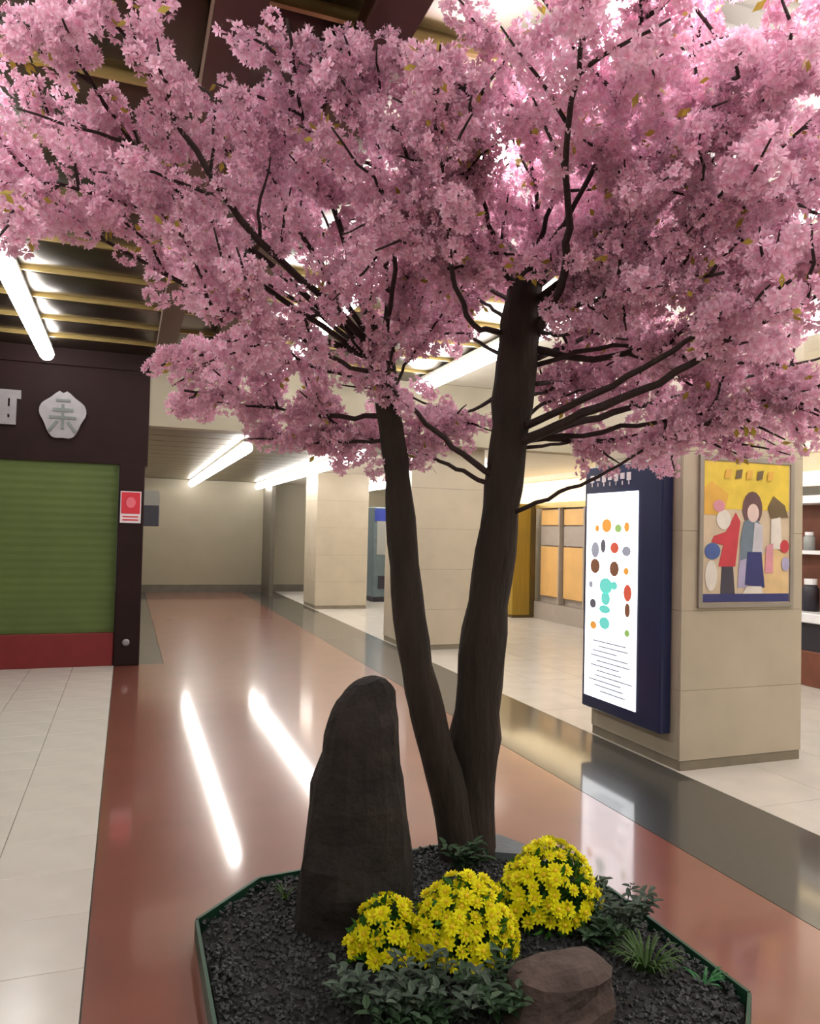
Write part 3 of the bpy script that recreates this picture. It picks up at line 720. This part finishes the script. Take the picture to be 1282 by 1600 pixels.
add_branch([(825, 620, 3.40), (880, 600, 3.6), (940, 580, 3.7), (1000, 565, 3.8)], 0.009, 7, 1.0, 0.12, (0.15, 0.28))
add_branch([(818, 700, 3.40), (900, 690, 3.5), (980, 685, 3.6), (1060, 695, 3.65)], 0.009, 6, 0.8, 0.25, (0.12, 0.22))
# limbs of the left trunk
add_branch([(600, 560, 3.38), (510, 470, 3.1), (400, 370, 2.8), (310, 240, 2.6), (240, 130, 2.45), (205, 30, 2.3)], 0.019, 7, 0.75, 0.3, (0.2, 0.4))
add_branch([(600, 550, 3.38), (545, 400, 3.2), (500, 260, 3.0), (470, 170, 2.85), (450, 30, 2.55)], 0.016, 7, 0.8, 0.3, (0.2, 0.4))
add_branch([(598, 565, 3.38), (470, 520, 3.3), (300, 450, 3.2), (150, 370, 3.1), (-20, 320, 3.0)], 0.017, 9, 0.9, 0.3)
add_branch([(600, 600, 3.38), (470, 570, 3.5), (350, 550, 3.6), (250, 570, 3.6)], 0.014, 7, 1.0, 0.3, (0.2, 0.4))
add_branch([(607, 650, 3.38), (500, 650, 3.5), (400, 630, 3.6), (290, 610, 3.6)], 0.013, 7, 1.0, 0.3, (0.2, 0.38))
add_branch([(612, 690, 3.38), (560, 690, 3.5), (480, 690, 3.6), (400, 670, 3.7)], 0.011, 5, 0.9, 0.3, (0.15, 0.3))
add_branch([(600, 548, 3.38), (606, 440, 3.3), (600, 300, 3.1), (575, 150, 2.85), (540, 60, 2.65)], 0.016, 8, 0.9, 0.35)
add_branch([(590, 555, 3.38), (430, 420, 3.1), (290, 310, 2.85), (190, 200, 2.65), (120, 90, 2.45), (60, 20, 2.3)], 0.015, 7, 0.75, 0.4, (0.2, 0.4))
add_branch([(590, 570, 3.38), (400, 440, 3.1), (240, 340, 2.9), (110, 290, 2.75), (-30, 290, 2.6)], 0.014, 9, 0.9, 0.4)
add_branch([(595, 555, 3.38), (480, 380, 3.2), (400, 260, 3.05), (350, 150, 2.85)], 0.014, 8, 1.0, 0.35)
add_branch([(598, 550, 3.38), (540, 420, 3.6), (470, 320, 3.8), (400, 300, 3.9)], 0.013, 8, 1.0, 0.3)
add_branch([(596, 570, 3.38), (480, 480, 3.6), (350, 420, 3.8), (240, 400, 3.9)], 0.013, 8, 1.0, 0.3)
add_branch([(600, 590, 3.38), (520, 560, 3.1), (420, 500, 2.9), (320, 480, 2.8)], 0.012, 7, 0.9, 0.4)
add_branch([(604, 550, 3.38), (660, 440, 3.5), (670, 340, 3.6), (640, 260, 3.6)], 0.012, 7, 1.0, 0.3)
add_branch([(602, 550, 3.38), (620, 400, 3.0), (640, 260, 2.75), (610, 180, 2.65)], 0.012, 7, 0.9, 0.4)

# blossoms: double flowers gathered in clusters
def flower_arrays(r):
    vs_, fs_, ts_ = [], [], []
    for ring, (n, rr, lift, w) in enumerate(((5, r, 0.30, 0.62), (5, r*0.68, 0.95, 0.62))):
        for k in range(n):
            a = 2*math.pi*(k + 0.5*ring)/n
            d = np.array([math.cos(a), math.sin(a), 0]); s_ = np.array([-math.sin(a), math.cos(a), 0])
            e = rr*lift
            b0 = d*0.06*rr; m1 = d*0.62*rr + s_*w*rr*0.5 + (0, 0, e*0.55); m2 = d*0.62*rr - s_*w*rr*0.5 + (0, 0, e*0.55)
            tp = d*rr + np.array((0, 0, e))
            i = len(vs_); vs_ += [b0, m1, tp, m2]; fs_ += [(i, i+1, i+2), (i, i+2, i+3)]; ts_ += [0.0, 0.7, 1.0, 0.7]
    return np.array(vs_), fs_, np.array(ts_)
def rot_to(n_, spin):
    n_ = n_/np.linalg.norm(n_); a = np.array([0, 0, 1.0]) if abs(n_[2]) < 0.9 else np.array([1.0, 0, 0])
    x = np.cross(a, n_); x /= np.linalg.norm(x); y_ = np.cross(n_, x)
    return np.stack([x*math.cos(spin) + y_*math.sin(spin), -x*math.sin(spin) + y_*math.cos(spin), n_], 1)
deep, pale = np.array(srgb(238, 172, 200)[:3]), np.array(srgb(254, 222, 238)[:3])
def cluster_variant(nf):
    V, Fc, T = [], [], []
    for k in range(nf):
        z = 1 - 2*(k+0.5)/nf; ph = k*2.39996 + rng.uniform(-0.4, 0.4); s_ = math.sqrt(1-z*z)
        n_ = np.array([s_*math.cos(ph), s_*math.sin(ph), z])
        c = n_*np.array([0.036, 0.036, 0.058])*rng.uniform(0.75, 1.15)
        fv, ff, ft = flower_arrays(rng.uniform(0.020, 0.027))
        m_ = rot_to(n_ + rng.normal(size=3)*0.3, rng.uniform(0, 6.28))
        b_ = len(V) and sum(len(q) for q in V)
        V.append(fv@m_.T + c); Fc += [tuple(i + b_ for i in f) for f in ff]
        br = rng.uniform(0.82, 1.12)
        T.append((deep[None]*(1-ft[:, None]) + pale[None]*ft[:, None])*br)
    return np.concatenate(V), np.array(Fc), np.concatenate(T)
VAR = [cluster_variant(15) for _ in range(8)]
def set_tint(me, T):
    ca = me.color_attributes.new('tint', 'FLOAT_COLOR', 'POINT')
    ca.data.foreach_set('color', np.concatenate([np.clip(T, 0, 1), np.ones((len(T), 1))], 1).astype(np.float32).ravel())
var_me = []
for V, Fc, T in VAR:
    me = mesh('blossom_cluster', V, [tuple(f) for f in Fc.tolist()], M['pink']); set_tint(me, T); var_me.append(me)
clusters = [c for c in clusters if c[0][2] < CEIL-0.1]
def seen_size(c):
    d = c[0]-CAM; z = d@fwd; x, y_ = F*(d@rgt)/z, F*(d@upv)/z
    return c[2]/z if abs(x) < 680 and abs(y_) < 830 else 0
clusters.sort(key=seen_size, reverse=True)
print('clusters', len(clusters), 'branches', branch_n[0])
t_off = origin(tree)
sV, sF, sT, nv = [], [], [], 0
for i, (p, d, s_) in enumerate(clusters):
    vi = int(rng.integers(len(VAR))); dd = np.array(d)/np.linalg.norm(d) + rng.normal(size=3)*0.35
    Rm = rot_to(dd, rng.uniform(0, 6.28))
    if i < 300:
        o = inst('blossom_cluster', var_me[vi], tree, p, Matrix(Rm.tolist()).to_euler(), s_)
    else:
        V, Fc, T = VAR[vi]
        sV.append((V*s_)@Rm.T + p - t_off); sF.append(Fc + nv); sT.append(T*rng.uniform(0.9, 1.08)); nv += len(V)
sV = np.concatenate(sV); sF = np.concatenate(sF); sT = np.concatenate(sT)
me = bpy.data.meshes.new('blossom')
me.vertices.add(len(sV)); me.vertices.foreach_set('co', sV.astype(np.float32).ravel())
me.loops.add(sF.size); me.loops.foreach_set('vertex_index', sF.astype(np.int32).ravel())
me.polygons.add(len(sF)); me.polygons.foreach_set('loop_start', np.arange(0, sF.size, 3, dtype=np.int32))
me.update(calc_edges=True); me.validate()
me.materials.append(M['pink']); set_tint(me, sT)
bo = bpy.data.objects.new('blossom', me); col.objects.link(bo); bo.parent = tree
tag(bo, 'pink blossom filling the inner crown', kind='stuff')
# young leaves between the blossoms
lv, lf = [], []
for c in clusters:
    if rng.uniform() < 0.10:
        for k in range(4):
            d = rng.normal(size=3); d /= np.linalg.norm(d); s_ = np.cross(d, rng.normal(size=3)); s_ /= np.linalg.norm(s_)
            p = c[0] + d*0.05*c[2]; n = len(lv); L_ = 0.045
            lv += [p, p + d*L_*0.5 + s_*0.011, p + d*L_, p + d*L_*0.5 - s_*0.011]; lf += [(n, n+1, n+2, n+3)]
tag(obj('young_leaf', MB().add(lv, lf), M['young'], tree), 'small yellow green young leaves', kind='stuff')

# ------------------------------------------------------------------ flowers and plants of the bed
def mum_flower():
    b = MB()
    for n, r, lift, off in ((10, 0.028, 0.15, 0), (8, 0.021, 0.55, 0.3), (5, 0.013, 1.1, 0.6)):
        for k in range(n):
            a = 2*math.pi*(k+off)/n; d = np.array([math.cos(a), math.sin(a), 0]); s_ = np.array([-math.sin(a), math.cos(a), 0])
            w = r*0.62*(3.4/n if n < 8 else 5.0/n*1.1)
            b.add([d*r*0.1, d*r*0.7 + s_*w*0.6 + (0, 0, r*lift*0.7), d*r + (0, 0, r*lift), d*r*0.7 - s_*w*0.6 + (0, 0, r*lift*0.7)], [(0, 1, 2, 3)])
    return b
mf = mum_flower(); mum_me = mesh('flower_head', mf.v, mf.f, M['yellow'])
ey = MB().tube([(0, 0, 0), (0, 0, 0.008), (0, 0, 0.012)], [0.006, 0.008, 0.004], 6)
eye_me = mesh('flower_eye', ey.v, ey.f, M['yellow_eye'])
def leaf_cloud(n, c, r, L_, w, zmin):
    vs_, fs_ = [], []
    for k in range(n):
        q = rng.normal(size=3); q /= np.linalg.norm(q); q[2] = abs(q[2])
        p = c + q*r*(rng.uniform(0.2, 1)**0.5)*np.array([1, 1, 1])
        p[2] = max(p[2], zmin)
        d = q + rng.normal(size=3)*0.6 + (0, 0, 0.2); d /= np.linalg.norm(d); s_ = np.cross(d, rng.normal(size=3)); s_ /= np.linalg.norm(s_)
        nn = np.cross(d, s_); l = L_*rng.uniform(0.6, 1.2)
        i = len(vs_)
        vs_ += [p, p+d*l*0.3+s_*w*0.5+nn*0.003, p+d*l*0.7+s_*w*0.4, p+d*l-nn*0.006, p+d*l*0.7-s_*w*0.4, p+d*l*0.3-s_*w*0.5+nn*0.003]
        fs_ += [(i, i+1, i+2, i+3), (i, i+3, i+4, i+5)]
    return MB().add(vs_, fs_)
def mum_plant(x, y_, rx, ry, h, n, label):
    z0 = bed_z(x, y_)
    t = thing('chrysanthemum', (x, y_, z0), label, 'flowers', 'yellow chrysanthemums')
    c = np.array([x, y_, z0])
    stem = MB(); k = 0; tries = 0; placed = []
    while k < n and tries < 4000:
        tries += 1
        q = rng.normal(size=3); q[2] = abs(q[2])*0.9 + 0.05; q /= np.linalg.norm(q)
        if q[1] > 0.75: continue
        p = c + q*np.array([rx, ry, h])*rng.uniform(0.86, 1.05)
        if p[2] < z0 + 0.05 or any(np.linalg.norm(p-o_) < 0.031 for o_ in placed): continue
        placed.append(p); k += 1
        nrm = q/np.array([rx, ry, h]); nrm = nrm/np.linalg.norm(nrm) + rng.normal(size=3)*0.25 + np.array([0, -0.15, 0.25])
        f = inst('flower_head', mum_me, t, p, Matrix(rot_to(nrm, rng.uniform(0, 6)).tolist()).to_euler(), rng.uniform(0.85, 1.2))
        ee = bpy.data.objects.new('flower_eye', eye_me); col.objects.link(ee); ee.parent = f
        b0 = c + np.array([q[0]*rx*0.25, q[1]*ry*0.25, 0.0]); mid = (b0+p)/2 + np.array([0, 0, h*0.12])
        stem.tube([b0, mid, p - 0.004*nrm], [0.0028, 0.0024, 0.002], 4)
    obj('stems', stem, M['mum_leaf'], t)
    lf_ = leaf_cloud(int(n*4.5), np.zeros(3), 1.0, 0.05, 0.02, -1)
    # the unit cloud is squeezed to the plant's dome
    vv = np.array(lf_.v); base_ = np.repeat(vv[0::6], 6, 0); vv = vv - base_ + base_*np.array([rx, ry, h])*0.9 + c
    vv[:, 2] = np.maximum(vv[:, 2], z0+0.004)
    lf_.v = [tuple(p) for p in vv]
    tag(obj('leaf', lf_, M['mum_leaf'], t), kind='stuff')
    return t
mum_plant(0.85, 2.44, 0.125, 0.12, 0.20, 55, 'left clump of yellow chrysanthemums in front of the standing stone')
mum_plant(1.09, 2.36, 0.19, 0.15, 0.26, 118, 'largest middle clump of yellow chrysanthemums below the trunk')
mum_plant(1.50, 2.50, 0.20, 0.16, 0.27, 112, 'right clump of yellow chrysanthemums behind the brown boulder')

def foliage(name, x, y_, r, h, n, L_, w, m, label, cat='plant', group=None):
    z0 = bed_z(x, y_); t = thing(name, (x, y_, z0), label, cat, group)
    vs_, fs_ = [], []; stem = MB()
    ns = max(5, n//9)
    for k in range(ns):
        a = rng.uniform(0, 6.28); rr = r*math.sqrt(rng.uniform(0, 1))
        p0 = np.array([x + math.cos(a)*rr*0.3, y_ + math.sin(a)*rr*0.3, z0]); p1 = np.array([x + math.cos(a)*rr, y_ + math.sin(a)*rr, z0 + h*rng.uniform(0.55, 1)])
        pm = (p0+p1)/2 + (0, 0, h*0.15)
        stem.tube([p0, pm, p1], [0.003, 0.0025, 0.0015], 4)
        for j in range(9):
            t_ = 0.25 + 0.75*j/8; p = p0*(1-t_)**2 + 2*pm*t_*(1-t_) + p1*t_*t_
            an = j*2.4 + k; d = np.array([math.cos(an), math.sin(an), rng.uniform(0.1, 0.8)]); d /= np.linalg.norm(d)
            s_ = np.cross(d, (0, 0, 1)); s_ /= np.linalg.norm(s_); nn = np.cross(s_, d); l = L_*rng.uniform(0.7, 1.2); i = len(vs_)
            vs_ += [p, p+d*l*0.35+s_*w*0.5+nn*0.004, p+d*l*0.75+s_*w*0.35, p+d*l-nn*0.008, p+d*l*0.75-s_*w*0.35, p+d*l*0.35-s_*w*0.5+nn*0.004]
            fs_ += [(i, i+1, i+2, i+3), (i, i+3, i+4, i+5)]
    tag(obj('leaf', MB().add(vs_, fs_), m, t), kind='stuff'); obj('stems', stem, m, t)
    return t
foliage('silver_plant', 0.72, 2.22, 0.14, 0.13, 150, 0.045, 0.022, M['silver_leaf'], 'silvery leafed plant at the left of the bed front', group='front foliage')
foliage('silver_plant', 0.92, 2.13, 0.15, 0.14, 170, 0.045, 0.022, M['silver_leaf'], 'silvery leafed plant in front of the middle flower clump', group='front foliage')
foliage('dark_plant', 1.08, 2.10, 0.12, 0.13, 130, 0.05, 0.024, M['dark_leaf'], 'dark green leafy plant beside the brown boulder', group='front foliage')
foliage('dark_plant', 0.80, 2.08, 0.13, 0.10, 120, 0.05, 0.024, M['dark_leaf'], 'dark green low plant at the very front of the bed', group='front foliage')
foliage('silver_plant', 1.72, 2.36, 0.12, 0.17, 150, 0.045, 0.02, M['silver_leaf'], 'grey green plant right of the yellow flowers', group='right foliage')
foliage('dark_plant', 1.58, 2.30, 0.08, 0.10, 90, 0.045, 0.02, M['dark_leaf'], 'dark green plant under the right flower clump', group='right foliage')
foliage('dark_plant', 1.36, 2.95, 0.10, 0.14, 90, 0.05, 0.024, M['dark_leaf'], 'dark green plant at the foot of the trunks', group='right foliage')
def tuft(name, x, y_, n, h, spread, m, label):
    z0 = bed_z(x, y_); t = thing(name, (x, y_, z0), label, 'plant')
    for k in range(n):
        a = rng.uniform(0, 6.28); l = h*rng.uniform(0.6, 1.1); o_ = np.array([x, y_, z0]) + np.array([math.cos(a), math.sin(a), 0])*rng.uniform(0, spread*0.4)
        d = np.array([math.cos(a), math.sin(a), 0]); s_ = np.array([-math.sin(a), math.cos(a), 0])*0.006
        pts = [o_, o_ + d*spread*0.3 + (0, 0, l*0.6), o_ + d*spread*0.7 + (0, 0, l*0.9), o_ + d*spread + (0, 0, l*0.8)]
        vs_ = []
        for i, p in enumerate(pts):
            w = (1, 0.9, 0.6, 0.05)[i]; vs_ += [p - s_*w, p + s_*w, p + np.array([0, 0, 0.002])]
        fs_ = []
        for i in range(3):
            a0 = 3*i; fs_ += [(a0, a0+3, a0+5, a0+2), (a0+2, a0+5, a0+4, a0+1)]
        obj('blade', MB().add(vs_, fs_), m, t)
tuft('grass_tuft', 1.67, 2.16, 46, 0.09, 0.10, M['grass'], 'grassy green tuft near the right edge of the bed')
tuft('green_sprout', 1.80, 2.03, 12, 0.05, 0.06, M['sprout'], 'small bright green sprout at the right corner of the bed')
tuft('fallen_leaf_tuft', 0.62, 2.98, 7, 0.05, 0.05, M['grass'], 'tiny green tuft left of the standing stone')
